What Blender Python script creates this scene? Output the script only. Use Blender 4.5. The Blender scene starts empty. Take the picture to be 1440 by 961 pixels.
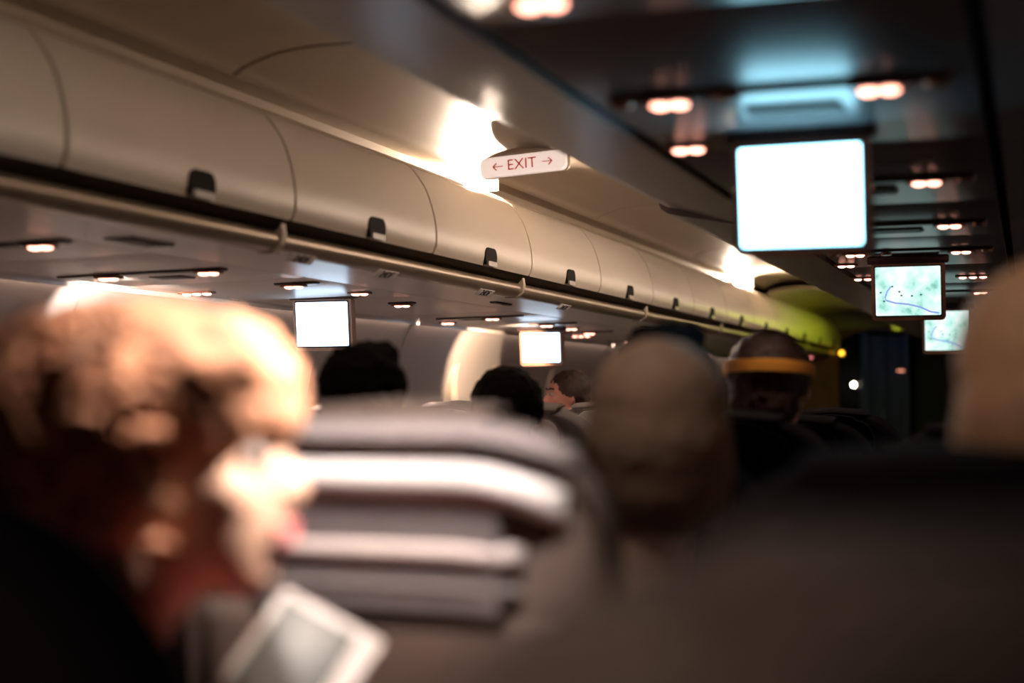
import bpy, bmesh, math, random
from mathutils import Vector, Matrix, noise
C = bpy.context.scene.collection
SC = bpy.context.scene
random.seed(7)

# ------------------------------------------------------------------ camera
EYE = 1.20                       # lens height above the cabin floor
cam_d = bpy.data.cameras.new('camera'); cam = bpy.data.objects.new('camera', cam_d); C.objects.link(cam)
cam_d.sensor_width = 36; cam_d.lens = 50.0
cam.location = (0, 0, EYE)
cam.rotation_euler = (math.pi/2 + 0.0362, 0, 0.3489)
cam_d.clip_start = 0.02
cam_d.dof.use_dof = True
cam_d.dof.focus_distance = 5.0
cam_d.dof.aperture_fstop = 1.5
SC.camera = cam
# ------------------------------------------------------------------ world, exposure
W = bpy.data.worlds.new('night'); SC.world = W; W.use_nodes = True
W.node_tree.nodes['Background'].inputs[0].default_value = (0.9, 0.75, 0.65, 1)
W.node_tree.nodes['Background'].inputs[1].default_value = 0.0
SC.view_settings.view_transform = 'Standard'; SC.view_settings.look = 'None'
SC.view_settings.gamma = 1.0; SC.view_settings.use_curve_mapping = False
SC.view_settings.exposure = 0.0
try:
    SC.cycles.use_denoising = True
    SC.cycles.max_bounces = 6; SC.cycles.diffuse_bounces = 4; SC.cycles.glossy_bounces = 3
    SC.cycles.sample_clamp_indirect = 4.0
    SC.cycles.blur_glossy = 0.5
except Exception: pass
# lamp powers (fixtures are built below, extra beams stand alone)
P_ARCH = 1500.0      # emission strength of the arch lamps in the aisle ceiling
P_ARCH2 = 1300.0
P_READ = 6.5      # emission strength of the reading lamp lenses
P_SPOT = 9.0       # extra beams added near reading lamps to brighten people and window surrounds
P_SCREEN = 8.0
P_GREEN = 32.0
P_BEAM_SIDE = 75.0
P_WASH = 6.0
WARM = (1.0, 0.70, 0.46)

# ------------------------------------------------------------------ materials
def mat(name, col, rough=0.5, metal=0.0, emit=None, estr=0.0, bump=0.0, bscale=60, var=0.0, vscale=8, spec=0.5, coat=0.0):
    m = bpy.data.materials.new(name); m.use_nodes = True
    nt = m.node_tree; b = nt.nodes['Principled BSDF']
    b.inputs['Base Color'].default_value = (*col, 1)
    b.inputs['Roughness'].default_value = rough; b.inputs['Metallic'].default_value = metal
    b.inputs['Specular IOR Level'].default_value = spec
    if coat: b.inputs['Coat Weight'].default_value = coat; b.inputs['Coat Roughness'].default_value = 0.12
    tc = nt.nodes.new('ShaderNodeTexCoord')
    if var:
        n = nt.nodes.new('ShaderNodeTexNoise'); n.inputs['Scale'].default_value = vscale; n.inputs['Detail'].default_value = 4
        r = nt.nodes.new('ShaderNodeValToRGB')
        r.color_ramp.elements[0].position = 0.3; r.color_ramp.elements[1].position = 0.7
        r.color_ramp.elements[0].color = (*[max(0, c*(1-var)) for c in col], 1)
        r.color_ramp.elements[1].color = (*[min(1, c*(1+var)) for c in col], 1)
        nt.links.new(tc.outputs['Object'], n.inputs['Vector']); nt.links.new(n.outputs['Fac'], r.inputs['Fac'])
        nt.links.new(r.outputs['Color'], b.inputs['Base Color'])
    if bump:
        n2 = nt.nodes.new('ShaderNodeTexNoise'); n2.inputs['Scale'].default_value = bscale
        bp = nt.nodes.new('ShaderNodeBump'); bp.inputs['Strength'].default_value = bump; bp.inputs['Distance'].default_value = 0.004
        nt.links.new(tc.outputs['Object'], n2.inputs['Vector']); nt.links.new(n2.outputs['Fac'], bp.inputs['Height'])
        nt.links.new(bp.outputs['Normal'], b.inputs['Normal'])
    if emit:
        b.inputs['Emission Color'].default_value = (*emit, 1); b.inputs['Emission Strength'].default_value = estr
    return m
M = {}
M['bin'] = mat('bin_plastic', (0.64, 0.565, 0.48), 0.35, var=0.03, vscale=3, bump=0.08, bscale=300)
M['groove'] = mat('groove_shade', (0.08, 0.058, 0.042), 0.7)  # bin body painted dark as the shade in door gaps and recess
M['joint'] = mat('joint_strip', (0.55, 0.46, 0.38), 0.5)
M['rail'] = mat('rail_bronze', (0.34, 0.27, 0.20), 0.32, metal=0.6)
M['latch'] = mat('latch_dark', (0.010, 0.008, 0.006), 0.7, spec=.1)
M['latchgrey'] = mat('latch_grey', (0.30, 0.26, 0.22), 0.35)
M['vault'] = mat('ceiling_plastic', (0.58, 0.48, 0.37), 0.45, var=0.03, vscale=2, bump=0.06, bscale=250)
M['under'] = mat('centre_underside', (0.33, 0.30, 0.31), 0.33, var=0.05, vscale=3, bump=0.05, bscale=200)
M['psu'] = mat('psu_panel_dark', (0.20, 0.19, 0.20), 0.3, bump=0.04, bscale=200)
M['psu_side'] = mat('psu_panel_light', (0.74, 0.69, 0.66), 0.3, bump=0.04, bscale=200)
M['bar'] = mat('psu_bar', (0.05, 0.03, 0.02), 0.3)
M['grille'] = mat('speaker_grille', (0.08, 0.08, 0.085), 0.6)
M['nozzle'] = mat('air_nozzle', (0.35, 0.22, 0.14), 0.3, metal=0.4)
M['lens'] = mat('reading_lens', (1, 0.8, 0.7), 0.3, emit=(1.0, 0.42, 0.30), estr=P_READ)
M['lens_rim'] = mat('lens_rim', (0.25, 0.10, 0.06), 0.4)
M['gap'] = mat('gap_black', (0.006, 0.005, 0.005), 0.8)
M['wall'] = mat('sidewall_plastic', (0.40, 0.36, 0.35), 0.5, bump=0.06, bscale=200)
M['reveal'] = mat('window_reveal', (0.60, 0.52, 0.43), 0.45)
M['shade'] = mat('window_shade', (0.30, 0.27, 0.25), 0.5)
M['floor'] = mat('carpet', (0.03, 0.03, 0.05), 0.95, var=0.3, vscale=60, bump=0.4, bscale=400)
M['bezel'] = mat('monitor_bezel_silver', (0.62, 0.36, 0.25), 0.35, metal=0.3)
M['bezel_dark'] = mat('monitor_bezel_dark', (0.05, 0.03, 0.03), 0.4)
M['bezel_light'] = mat('monitor_bezel_light', (0.80, 0.62, 0.50), 0.35)
M['red'] = mat('exit_red', (0.45, 0.01, 0.01), 0.5, emit=(0.40, 0.008, 0.01), estr=0.35)
M['exit_face'] = mat('exit_face', (0.9, 0.8, 0.75), 0.4, emit=(1.0, 0.80, 0.70), estr=0.72)
M['exit_house'] = mat('exit_housing', (0.42, 0.34, 0.27), 0.4)
M['fairing'] = mat('fairing_grey', (0.85, 0.83, 0.84), 0.5)
M['arch'] = mat('arch_lamp', (1, .9, .8), 0.4, emit=(1.0, 0.80, 0.62), estr=P_ARCH)
M['arch2'] = mat('arch_lamp_far', (1, .9, .8), 0.4, emit=(1.0, 0.80, 0.62), estr=P_ARCH2)
M['wash'] = mat('sidewall_fill', (1, .8, .6), 0.4, emit=(1.0, 0.72, 0.55), estr=P_WASH)
M['green'] = mat('green_tube', (0.6, 0.9, 0.1), 0.4, emit=(0.62, 0.75, 0.03), estr=P_GREEN)
M['seat'] = mat('seat_fabric', (0.075, 0.057, 0.050), 0.9, var=0.2, vscale=90, bump=0.3, bscale=500)
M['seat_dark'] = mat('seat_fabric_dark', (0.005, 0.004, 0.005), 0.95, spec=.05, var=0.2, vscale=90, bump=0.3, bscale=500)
M['seat_grey'] = mat('seat_fabric_grey', (0.19, 0.165, 0.165), 0.85, var=0.1, vscale=90, bump=0.3, bscale=500)
M['cloth_white'] = mat('headrest_cloth', (0.80, 0.76, 0.74), 0.8, bump=0.2, bscale=300)
M['tray'] = mat('tray_plastic', (0.50, 0.44, 0.42), .5)
M['seat_brown'] = mat('seat_back_shell', (0.10, 0.072, 0.058), 0.7, spec=.2)
M['plastic_grey'] = mat('plastic_grey', (0.25, 0.23, 0.23), 0.5)
M['metal'] = mat('seat_metal', (0.35, 0.35, 0.36), 0.35, metal=0.9)
M['skin'] = mat('skin', (0.80, 0.50, 0.37), 0.5, var=0.05, vscale=20)
M['skin_pink'] = mat('skin_pink', (0.62, 0.28, 0.22), 0.55, var=0.08, vscale=20)
M['lips'] = mat('lips', (0.75, 0.20, 0.20), 0.4)
M['eye'] = mat('eye', (0.45, 0.40, 0.38), 0.2)
M['iris'] = mat('iris', (0.06, 0.04, 0.03), 0.2)
M['hair_blond'] = mat('hair_ginger_blond', (0.60, 0.29, 0.17), 0.65, var=0.55, vscale=22, bump=1.0, bscale=90)
M['hair_dark'] = mat('hair_dark', (0.010, 0.008, 0.008), 0.8, spec=.1, bump=0.5, bscale=90)
M['hair_brown'] = mat('hair_dark_brown', (0.035, 0.014, 0.010), 0.6, bump=0.5, bscale=90)
M['hair_grey'] = mat('hair_ash_brown', (0.42, 0.27, 0.19), 0.75, var=0.1, vscale=30, bump=0.5, bscale=120)
M['hair_tan'] = mat('hair_light_brown', (0.42, 0.25, 0.15), 0.7, var=0.12, vscale=30, bump=0.5, bscale=120)
M['orange'] = mat('orange_band', (0.95, 0.42, 0.06), 0.5)
M['cl_red'] = mat('clothes_dusky_red', (0.42, 0.10, 0.08), 0.85, bump=0.3, bscale=200)
M['cl_dark'] = mat('clothes_dark', (0.02, 0.018, 0.022), 0.9, bump=0.3, bscale=200)
M['cl_blue'] = mat('clothes_navy', (0.02, 0.025, 0.05), 0.9, bump=0.3, bscale=200)
M['paper'] = mat('magazine_paper', (0.40, 0.37, 0.35), 0.5)
M['ink'] = mat('magazine_ink', (0.05, 0.055, 0.05), 0.5, var=0.3, vscale=25)
M['ink_text'] = mat('placard_ink', (0.03, 0.03, 0.05), 0.5)
M['yellow'] = mat('placard_yellow', (0.80, 0.45, 0.05), 0.5)
M['bulkhead'] = mat('bulkhead_red_brown', (0.13, 0.055, 0.05), 0.7, var=0.15, vscale=12)
M['bulk_grey'] = mat('bulkhead_grey', (0.20, 0.17, 0.16), 0.6)
M['lav'] = mat('door_blue_grey', (0.085, 0.105, 0.16), 0.5, var=0.1, vscale=14)
M['lav_frame'] = mat('door_frame_blue_grey', (0.13, 0.15, 0.21), 0.4)
M['black'] = mat('dark_galley', (0.008, 0.008, 0.012), 0.8)
M['amber'] = mat('amber_lamp', (1, .6, .1), 0.4, emit=(1.0, 0.50, 0.03), estr=4)
M['whitelamp'] = mat('white_lamp', (1, 1, 1), 0.4, emit=(1.0, 0.85, 0.65), estr=25)
M['pinklamp'] = mat('pink_lamp', (1, .5, .5), 0.4, emit=(1.0, 0.25, 0.25), estr=1.2)
M['signlit'] = mat('lit_row_sign', (1, .8, .7), 0.4, emit=(1.0, 0.72, 0.55), estr=2.5)
M['redlamp'] = mat('call_lamp', (1, .5, .4), 0.4, emit=(1.0, 0.35, 0.22), estr=1.5)

def screen_mat(name, kind):
    m = bpy.data.materials.new(name); m.use_nodes = True; nt = m.node_tree; b = nt.nodes['Principled BSDF']
    b.inputs['Base Color'].default_value = (0.02, 0.02, 0.02, 1); b.inputs['Roughness'].default_value = 0.3
    if kind == 'white':
        b.inputs['Emission Color'].default_value = (0.34, 0.74, 0.93, 1); b.inputs['Emission Strength'].default_value = P_SCREEN
        return m
    tc = nt.nodes.new('ShaderNodeTexCoord')
    n = nt.nodes.new('ShaderNodeTexNoise'); n.inputs['Scale'].default_value = 16; n.inputs['Detail'].default_value = 6
    r = nt.nodes.new('ShaderNodeValToRGB'); e = r.color_ramp.elements
    e[0].position = 0.30; e[0].color = (0.10, 0.42, 0.30, 1)
    e[1].position = 0.60; e[1].color = (0.86, 0.97, 0.93, 1)
    x = e.new(0.42); x.color = (0.50, 0.86, 0.78, 1)
    nt.links.new(tc.outputs['Object'], n.inputs['Vector']); nt.links.new(n.outputs['Fac'], r.inputs['Fac'])
    nt.links.new(r.outputs['Color'], b.inputs['Emission Color']); b.inputs['Emission Strength'].default_value = 1.15
    return m
M['scr_white'] = screen_mat('screen_white', 'white')
M['scr_side'] = screen_mat('screen_white_side', 'white')
M['scr_side'].node_tree.nodes['Principled BSDF'].inputs['Emission Color'].default_value = (0.62, 0.80, 1.0, 1)
M['scr_side'].node_tree.nodes['Principled BSDF'].inputs['Emission Strength'].default_value = P_SCREEN*.5
M['scr_map'] = screen_mat('screen_map', 'map')
M['route'] = mat('route_line', (.2, .25, .7), .5, emit=(0.28, 0.38, 0.85), estr=0.9)
M['town'] = mat('town_dot', (.1, .3, .2), .5, emit=(0.05, 0.28, 0.18), estr=0.6)
M['sea'] = mat('map_edge', (.1, .4, .3), .5, emit=(0.14, 0.50, 0.38), estr=0.9)

# ------------------------------------------------------------------ helpers (z given relative to the lens height)
def Z(z): return z + EYE
def link(name, me, m=None, parent=None):
    o = bpy.data.objects.new(name, me); C.objects.link(o)
    if m is not None:
        for x in (m if isinstance(m, (list, tuple)) else [m]): me.materials.append(x)
    if parent: o.parent = parent
    return o
def obj(name, bm, m, parent=None, smooth=True, ang=40):
    me = bpy.data.meshes.new(name)
    bmesh.ops.recalc_face_normals(bm, faces=bm.faces)
    bm.to_mesh(me); bm.free()
    if smooth:
        me.shade_smooth()
        try: me.set_sharp_from_angle(angle=math.radians(ang))
        except Exception: pass
    return link(name, me, m, parent)
def thing(name, label, cat, loc=(0, 0, 0), rot=(0, 0, 0), group=None):
    o = bpy.data.objects.new(name, None); C.objects.link(o); o.empty_display_size = 0.05
    o.location = loc; o.rotation_euler = rot; o['label'] = label; o['category'] = cat
    if group: o['group'] = group
    return o
def tag(o, label, cat, group=None):
    o['label'] = label; o['category'] = cat
    if group: o['group'] = group
    return o
def struct(name, bm, m, smooth=True):
    o = obj(name, bm, m, None, smooth); o['kind'] = 'structure'; return o
def box(bm, c, s, bev=0.0, rot=None, seg=2):
    r = bmesh.ops.create_cube(bm, size=1.0); vs = r['verts']
    bmesh.ops.scale(bm, vec=s, verts=vs)
    if bev > 0:
        es = list({e for v in vs for e in v.link_edges})
        rb = bmesh.ops.bevel(bm, geom=es, offset=bev, segments=seg, profile=0.5, affect='EDGES')
        vs = list({v for f in rb['faces'] for v in f.verts} | {v for v in vs if v.is_valid})
    if rot is not None: bmesh.ops.rotate(bm, cent=(0, 0, 0), matrix=rot, verts=vs)
    bmesh.ops.translate(bm, vec=c, verts=vs)
    return vs
def rounded_plate(bm, w, h, t, r, mtx, seg=6):
    """plate in local XZ, thickness along local Y"""
    pts = []
    for cx, cz, a0 in ((w/2-r, h/2-r, 0), (-w/2+r, h/2-r, 90), (-w/2+r, -h/2+r, 180), (w/2-r, -h/2+r, 270)):
        for k in range(seg+1):
            a = math.radians(a0 + 90*k/seg); pts.append((cx + r*math.cos(a), cz + r*math.sin(a)))
    f = [bm.verts.new(mtx @ Vector((x, -t/2, z))) for x, z in pts]
    b = [bm.verts.new(mtx @ Vector((x, t/2, z))) for x, z in pts]
    n = len(pts)
    bm.faces.new(f); bm.faces.new(b[::-1])
    for i in range(n): bm.faces.new((f[i], b[i], b[(i+1) % n], f[(i+1) % n]))
def extrude_y(bm, prof, y0, y1, closed=True, caps=True, thick=None):
    """profile of (x,z rel) swept from y0 to y1; open profiles get a thickness to the outside"""
    if not closed:
        P = [Vector((x, z)) for x, z in prof]; out = []
        for i, p in enumerate(P):
            a = P[max(0, i-1)]; b = P[min(len(P)-1, i+1)]; d = (b-a).normalized(); nrm = Vector((-d.y, d.x))
            out.append(p + nrm*thick)
        prof = [tuple(p) for p in P] + [tuple(p) for p in reversed(out)]
    A = [bm.verts.new((x, y0, Z(z))) for x, z in prof]; B = [bm.verts.new((x, y1, Z(z))) for x, z in prof]
    n = len(prof)
    for i in range(n): bm.faces.new((A[i], A[(i+1) % n], B[(i+1) % n], B[i]))
    if caps: bm.faces.new(A[::-1]); bm.faces.new(B)
def catmull(pts, k=4):
    out = []
    P = [pts[0]] + list(pts) + [pts[-1]]
    for i in range(1, len(P)-2):
        p0, p1, p2, p3 = (Vector(P[j]) for j in (i-1, i, i+1, i+2))
        for s in range(k):
            t = s/k
            out.append(tuple(0.5*((2*p1)+(-p0+p2)*t+(2*p0-5*p1+4*p2-p3)*t*t+(-p0+3*p1-3*p2+p3)*t**3)))
    out.append(tuple(pts[-1])); return out
def tube(bm, pts, r, n=8, radii=None):
    rings = []
    for i, p in enumerate(pts):
        p = Vector(p); a = Vector(pts[max(0, i-1)]); b = Vector(pts[min(len(pts)-1, i+1)]); d = (b-a).normalized()
        u = d.cross(Vector((0, 0, 1)));
        if u.length < 0.1: u = d.cross(Vector((0, 1, 0)))
        u.normalize(); v = d.cross(u); rr = radii[i] if radii else r
        rings.append([bm.verts.new(p + rr*(math.cos(2*math.pi*k/n)*u + math.sin(2*math.pi*k/n)*v)) for k in range(n)])
    for A, B in zip(rings, rings[1:]):
        for k in range(n): bm.faces.new((A[k], A[(k+1) % n], B[(k+1) % n], B[k]))
    bm.faces.new(rings[0][::-1]); bm.faces.new(rings[-1])
def ball(bm, c, r, sub=3, mtx=None):
    rr = bmesh.ops.create_icosphere(bm, subdivisions=sub, radius=1.0)
    vs = rr['verts']
    r = r if isinstance(r, (tuple, list)) else (r, r, r)
    bmesh.ops.scale(bm, vec=r, verts=vs)
    if mtx is not None: bmesh.ops.rotate(bm, cent=(0, 0, 0), matrix=mtx, verts=vs)
    bmesh.ops.translate(bm, vec=c, verts=vs); return vs
def capsule(bm, a, b, ra, rb, n=10, k=7):
    a = Vector(a); b = Vector(b)
    for i in range(k+1):
        t = i/k; ball(bm, tuple(a.lerp(b, t)), ra+(rb-ra)*t, 2)
def tapered(bm, a, b, ra, rb, n=14):
    """solid limb segment with round ends"""
    a = Vector(a); b = Vector(b); d = (b-a); L = d.length; d.normalize()
    pts = [a - d*ra*0.98, a - d*ra*0.7, a - d*ra*0.3]; rad = [ra*0.15, ra*0.7, ra*0.95]
    for i in range(7): pts.append(a.lerp(b, i/6)); rad.append(ra+(rb-ra)*i/6)
    pts += [b + d*rb*0.3, b + d*rb*0.7, b + d*rb*0.98]; rad += [rb*0.95, rb*0.7, rb*0.15]
    tube(bm, pts, 0, n, rad)
def fuse(bm, voxel, smooth_iter=4, disp=None):
    """melt overlapping solids into one continuous surface"""
    me = bpy.data.meshes.new('tmp'); bm.to_mesh(me); bm.free()
    o = bpy.data.objects.new('tmp', me); C.objects.link(o)
    r = o.modifiers.new('r', 'REMESH'); r.mode = 'VOXEL'; r.voxel_size = voxel
    s = o.modifiers.new('s', 'SMOOTH'); s.factor = 0.5; s.iterations = smooth_iter
    dg = bpy.context.evaluated_depsgraph_get(); ev = o.evaluated_get(dg)
    out = bpy.data.meshes.new_from_object(ev, depsgraph=dg)
    bpy.data.objects.remove(o); bpy.data.meshes.remove(me)
    if disp:
        amp, sc = disp
        out.update()
        ns = [v.normal.copy() for v in out.vertices]
        for v, nn in zip(out.vertices, ns):
            v.co += nn*amp*(noise.noise(v.co*sc) + 0.5*noise.noise(v.co*sc*2.3))
    out.shade_smooth()
    return out
def text_mesh(s, size, ext=0.001):
    cu = bpy.data.curves.new('t', 'FONT'); cu.body = s; cu.size = size; cu.extrude = ext; cu.align_x = 'CENTER'; cu.align_y = 'CENTER'
    o = bpy.data.objects.new('t', cu); C.objects.link(o)
    dg = bpy.context.evaluated_depsgraph_get()
    me = bpy.data.meshes.new_from_object(o.evaluated_get(dg), depsgraph=dg)
    bpy.data.objects.remove(o); bpy.data.curves.remove(cu); return me
R3 = lambda ax, deg: Matrix.Rotation(math.radians(deg), 3, ax)
CX0 = -0.35                      # cabin centre line

# ================================================================== STRUCTURE
Y0, YF = -1.6, 13.55
def mir(prof): return [(2*CX0 - x, z) for x, z in prof]
# sidewall: from under the service panels down to the floor, gently bulged outwards
WP = catmull([(-2.60, .345), (-2.66, .30), (-2.72, .16), (-2.76, -.05), (-2.76, -.35), (-2.70, -.75), (-2.60, -1.20)], 4)
def wall_x(z):
    for (x0, z0), (x1, z1) in zip(WP, WP[1:]):
        if z1 <= z <= z0: return x0 + (x1-x0)*(z0-z)/(z0-z1)
    return -2.7
YW = [-1.6, .35, 1.95, 3.55, 5.15, 5.95, 7.6, 9.2, 10.8, 12.2, 13.55]
def wall_obj(name, f):
    bm = bmesh.new()
    for a, b in zip(YW, YW[1:]):
        extrude_y(bm, f([(x, z) for x, z in WP]), a+.004, b-.004, closed=False, thick=-.03 if f is not mir else .03)
    extrude_y(bm, f([(x-.04, z) for x, z in WP]), Y0, YF, closed=False, thick=-.01 if f is not mir else .01)
    return struct(name, bm, M['wall'])
wl = wall_obj('wall_left', lambda p: p)
wr = wall_obj('wall_right', mir)
bm = bmesh.new(); box(bm, (CX0, (Y0+YF)/2+.8, -.02), (4.9, YF-Y0+1.7, .04)); struct('floor', bm, M['floor'], False)
bm = bmesh.new(); box(bm, (CX0, Y0-.02, 1.08), (5.2, .04, 2.2)); struct('wall_back', bm, M['bulk_grey'], False)

# vaulted aisle ceiling, in moulded modules with a fine joint between them
VP = catmull([(-1.845, .783), (-1.828, .790), (-1.806, .803), (-1.755, .820), (-1.696, .833), (-1.60, .839), (-1.50, .836), (-1.35, .825), (-1.15, .80), (-1.02, .76), (-.98, .70)], 3)
mods = [(-1.6, 1.0, 0), (1.0, 3.03, 0), (3.05, 6.155, 0), (6.165, 8.10, 0), (8.12, 10.55, 0), (10.57, 11.4, .07), (11.42, 13.55, .07)]
bm = bmesh.new()
def lowered(p, d): return [(x + (0 if x < -1.8 or x > -1.1 else 0), z - d*max(0, min(1, (z-.70)/.08))) for x, z in p]
for a, b, d in mods:
    for f, s in ((lambda p: p, 1), (mir, -1)):
        extrude_y(bm, f(lowered(VP, d)), a, b, closed=False, thick=.02*s)
top = [(x, z+.024) for x, z in VP]
extrude_y(bm, top, Y0, YF, closed=False, thick=.01); extrude_y(bm, mir(top), Y0, YF, closed=False, thick=-.01)
for f in (lambda p: p, mir): extrude_y(bm, f([(-1.845, .783), (-1.96, .80), (-1.96, .70), (-1.98, .70), (-1.98, .83), (-1.845, .83)]), Y0, YF)
extrude_y(bm, [(-1.1, .90), (.4, .90), (.4, .93), (-1.1, .93)], Y0, YF)
extrude_y(bm, [(-2.8, .93), (2.1, .93), (2.1, .96), (-2.8, .96)], Y0, YF)
struct('ceiling', bm, M['vault'])
# thin ledge that runs along above the bins (both sides)
def ledge(f, name):
    bm = bmesh.new()
    extrude_y(bm, f([(-1.768, .694), (-1.80, .713), (-1.85, .722), (-1.95, .722), (-1.95, .712), (-1.85, .712), (-1.80, .700), (-1.772, .688)]), Y0, YF)
    return struct(name, bm, M['vault'])
ledge(lambda p: p, 'trim_1')
# side service-panel carrier under the left bins, with a long joint
bm = bmesh.new()
def zp(x): return .343 - .02*(abs(x)-1.737)
extrude_y(bm, [(-1.742, zp(1.742)), (-1.985, zp(1.985)), (-1.985, zp(1.985)+.02), (-1.742, .39)], Y0, YF)
extrude_y(bm, [(-2.60, zp(2.6)), (-2.66, zp(2.66)), (-2.70, .345), (-2.60, .345)], Y0, YF)
extrude_y(bm, [(-1.95, zp(1.95)+.012), (-2.62, zp(2.62)+.012), (-2.62, zp(2.62)+.03), (-1.95, zp(1.95)+.03)], Y0, YF)
struct('trim_2', bm, M['psu_side'])
# forward bulkhead with arched opening and a door further on
bm = bmesh.new()
yb = YF
extrude_y(bm, [(-2.8, -1.2), (-1.68, -1.2), (-1.68, .36), (-2.8, .36)], yb, yb+.05)
extrude_y(bm, [(-2.8, .36), (-1.68, .36), (-1.66, .50), (-1.55, .555), (-1.30, .60), (-1.02, .56), (-.95, .50), (-.95, .95), (-2.8, .95)], yb, yb+.05)
struct('wall_front', bm, [M['bulkhead']], False)
bm = bmesh.new()
extrude_y(bm, [(-1.90, .56), (-1.60, .60), (-1.0, .62), (-.98, .80), (-1.90, .80)], yb-.03, yb-.005)
struct('trim_3', bm, M['bulk_grey'], False)
bm = bmesh.new()
extrude_y(bm, [(-.95, -1.2), (2.1, -1.2), (2.1, .95), (-.95, .95)], yb, yb+.05)
struct('wall_centre', bm, M['black'], False)
# passage beyond the arch
bm = bmesh.new()
extrude_y(bm, [(-1.95, -1.2), (-1.90, -1.2), (-1.90, .9), (-1.95, .9)], yb+.05, 15.1)
extrude_y(bm, [(-.98, -1.2), (-.93, -1.2), (-.93, .9), (-.98, .9)], yb+.05, 15.1)
extrude_y(bm, [(-1.95, .85), (-.93, .85), (-.93, .9), (-1.95, .9)], yb+.05, 15.1)
extrude_y(bm, [(-1.95, -1.2), (-.93, -1.2), (-.93, .9), (-1.95, .9)], 15.1, 15.15)
struct('wall_passage', bm, M['black'], False)
# blue-grey narrow door at the end of the passage
bm = bmesh.new()
for c, s in (((-1.60, 14.9, .30), (.05, .06, 1.79)), ((-1.17, 14.9, .30), (.05, .06, 1.79)), ((-1.385, 14.9, .62+EYE-1.2+.0), (.48, .06, .05))):
    pass
box(bm, (-1.585, 14.9, Z(-.28)), (.07, .08, 1.84), .012)
box(bm, (-1.165, 14.9, Z(-.28)), (.05, .08, 1.84), .012)
box(bm, (-1.375, 14.9, Z(.655)), (.49, .08, .07), .02)
d0 = struct('door_1', bm, M['lav_frame'])
bm = bmesh.new(); box(bm, (-1.46, 14.92, Z(-.30)), (.175, .03, 1.78), .008); box(bm, (-1.28, 14.92, Z(-.30)), (.175, .03, 1.78), .008)
obj('door_leaf', bm, M['lav'], d0)
bm = bmesh.new(); box(bm, (-1.225, 14.895, Z(.225)), (.07, .012, .016), .004); obj('door_sign', bm, M['redlamp'], d0)
bm = bmesh.new(); box(bm, (-1.40, 14.89, Z(-.22)), (.02, .03, .09), .006); obj('door_handle', bm, M['metal'], d0)
# small lamps by the opening
def small_lamp(name, label, p, r, m, house=(.02, .012)):
    t = thing(name, label, 'lamp', p)
    bm = bmesh.new(); box(bm, (0, r*.6+.006, 0), (r*2.8, .012, r*2.8), .003); obj('housing', bm, M['plastic_grey'], t)
    bm = bmesh.new(); ball(bm, (0, 0, 0), (r, r*.6, r), 3); obj('lens', bm, m, t); return t
small_lamp('indicator_lamp', 'small amber lamp at the forward end of the left overhead bins', (-1.645, yb-.03, Z(.372)), .022, M['amber'])
small_lamp('work_lamp', 'tiny bright white lamp glowing in the dark galley opening', (-1.71, 15.04, Z(.085)), .022, M['whitelamp'])
t = thing('ceiling_light', 'unseen blue-white lamp added in the passage ceiling to light the blue-grey door', 'ceiling light', (-1.42, 13.9, Z(.83)))  # unseen lamp added to brighten the passage door
bm = bmesh.new(); box(bm, (0, 0, 0), (.30, .10, .02), .006); obj('lens', bm, mat('galley_fill_lens', (1, 1, 1), .4, emit=(.45, .62, 1.0), estr=5.0), t)
bm = bmesh.new(); box(bm, (0, 0, .014), (.34, .14, .012), .004); obj('lamp_frame', bm, M['plastic_grey'], t)
small_lamp('indicator_lamp', 'tiny pink lamp on the sidewall below the far bins', (-1.93, yb-.03, Z(.335)), .018, M['pinklamp'])

# ================================================================== SIDE WINDOWS (shades down)
ordw = 0
for yc in (2.10, 3.75, 6.95, 8.5, 10.0):
    ordw += 1
    bm = bmesh.new()
    zc = -.03; xw = wall_x(zc) + .012
    # flared reveal: outer rounded ring to inner rounded ring, set into a raised surround
    def ring(w, h, r, x, n=8):
        pts = []
        for cy, cz, a0 in ((w/2-r, h/2-r, 0), (-w/2+r, h/2-r, 90), (-w/2+r, -h/2+r, 180), (w/2-r, -h/2+r, 270)):
            for k in range(n+1):
                a = math.radians(a0+90*k/n); pts.append((x, yc+cy+r*math.cos(a), Z(zc+cz+r*math.sin(a))))
        return pts
    rs = [ring(.72, .52, .20, xw-.03), ring(.70, .50, .20, xw+.02), ring(.62, .44, .18, xw+.024), ring(.36, .36, .14, xw-.012), ring(.30, .34, .12, xw-.02)]
    V = [[bm.verts.new(p) for p in r] for r in rs]
    for A, B in zip(V, V[1:]):
        for k in range(len(A)): bm.faces.new((A[k], A[(k+1) % len(A)], B[(k+1) % len(B)], B[k]))
    w = struct('window_%d' % ordw, bm, M['reveal'])
    bm = bmesh.new()
    pts = [bm.verts.new(p) for p in ring(.31, .35, .12, xw-.016)]; bm.faces.new(pts)
    ret = bmesh.ops.extrude_face_region(bm, geom=list(bm.faces)); bmesh.ops.translate(bm, vec=(-.006, 0, 0), verts=[g for g in ret['geom'] if isinstance(g, bmesh.types.BMVert)])
    for k in range(6): box(bm, (xw-.014, yc, Z(zc-.13+k*.05)), (.004, .26, .006), .001)
    obj('window_shade', bm, M['shade'], w)
    bm = bmesh.new(); box(bm, (xw-.008, yc, Z(zc-.16)), (.012, .09, .014), .004); obj('shade_handle', bm, M['plastic_grey'], w)

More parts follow.
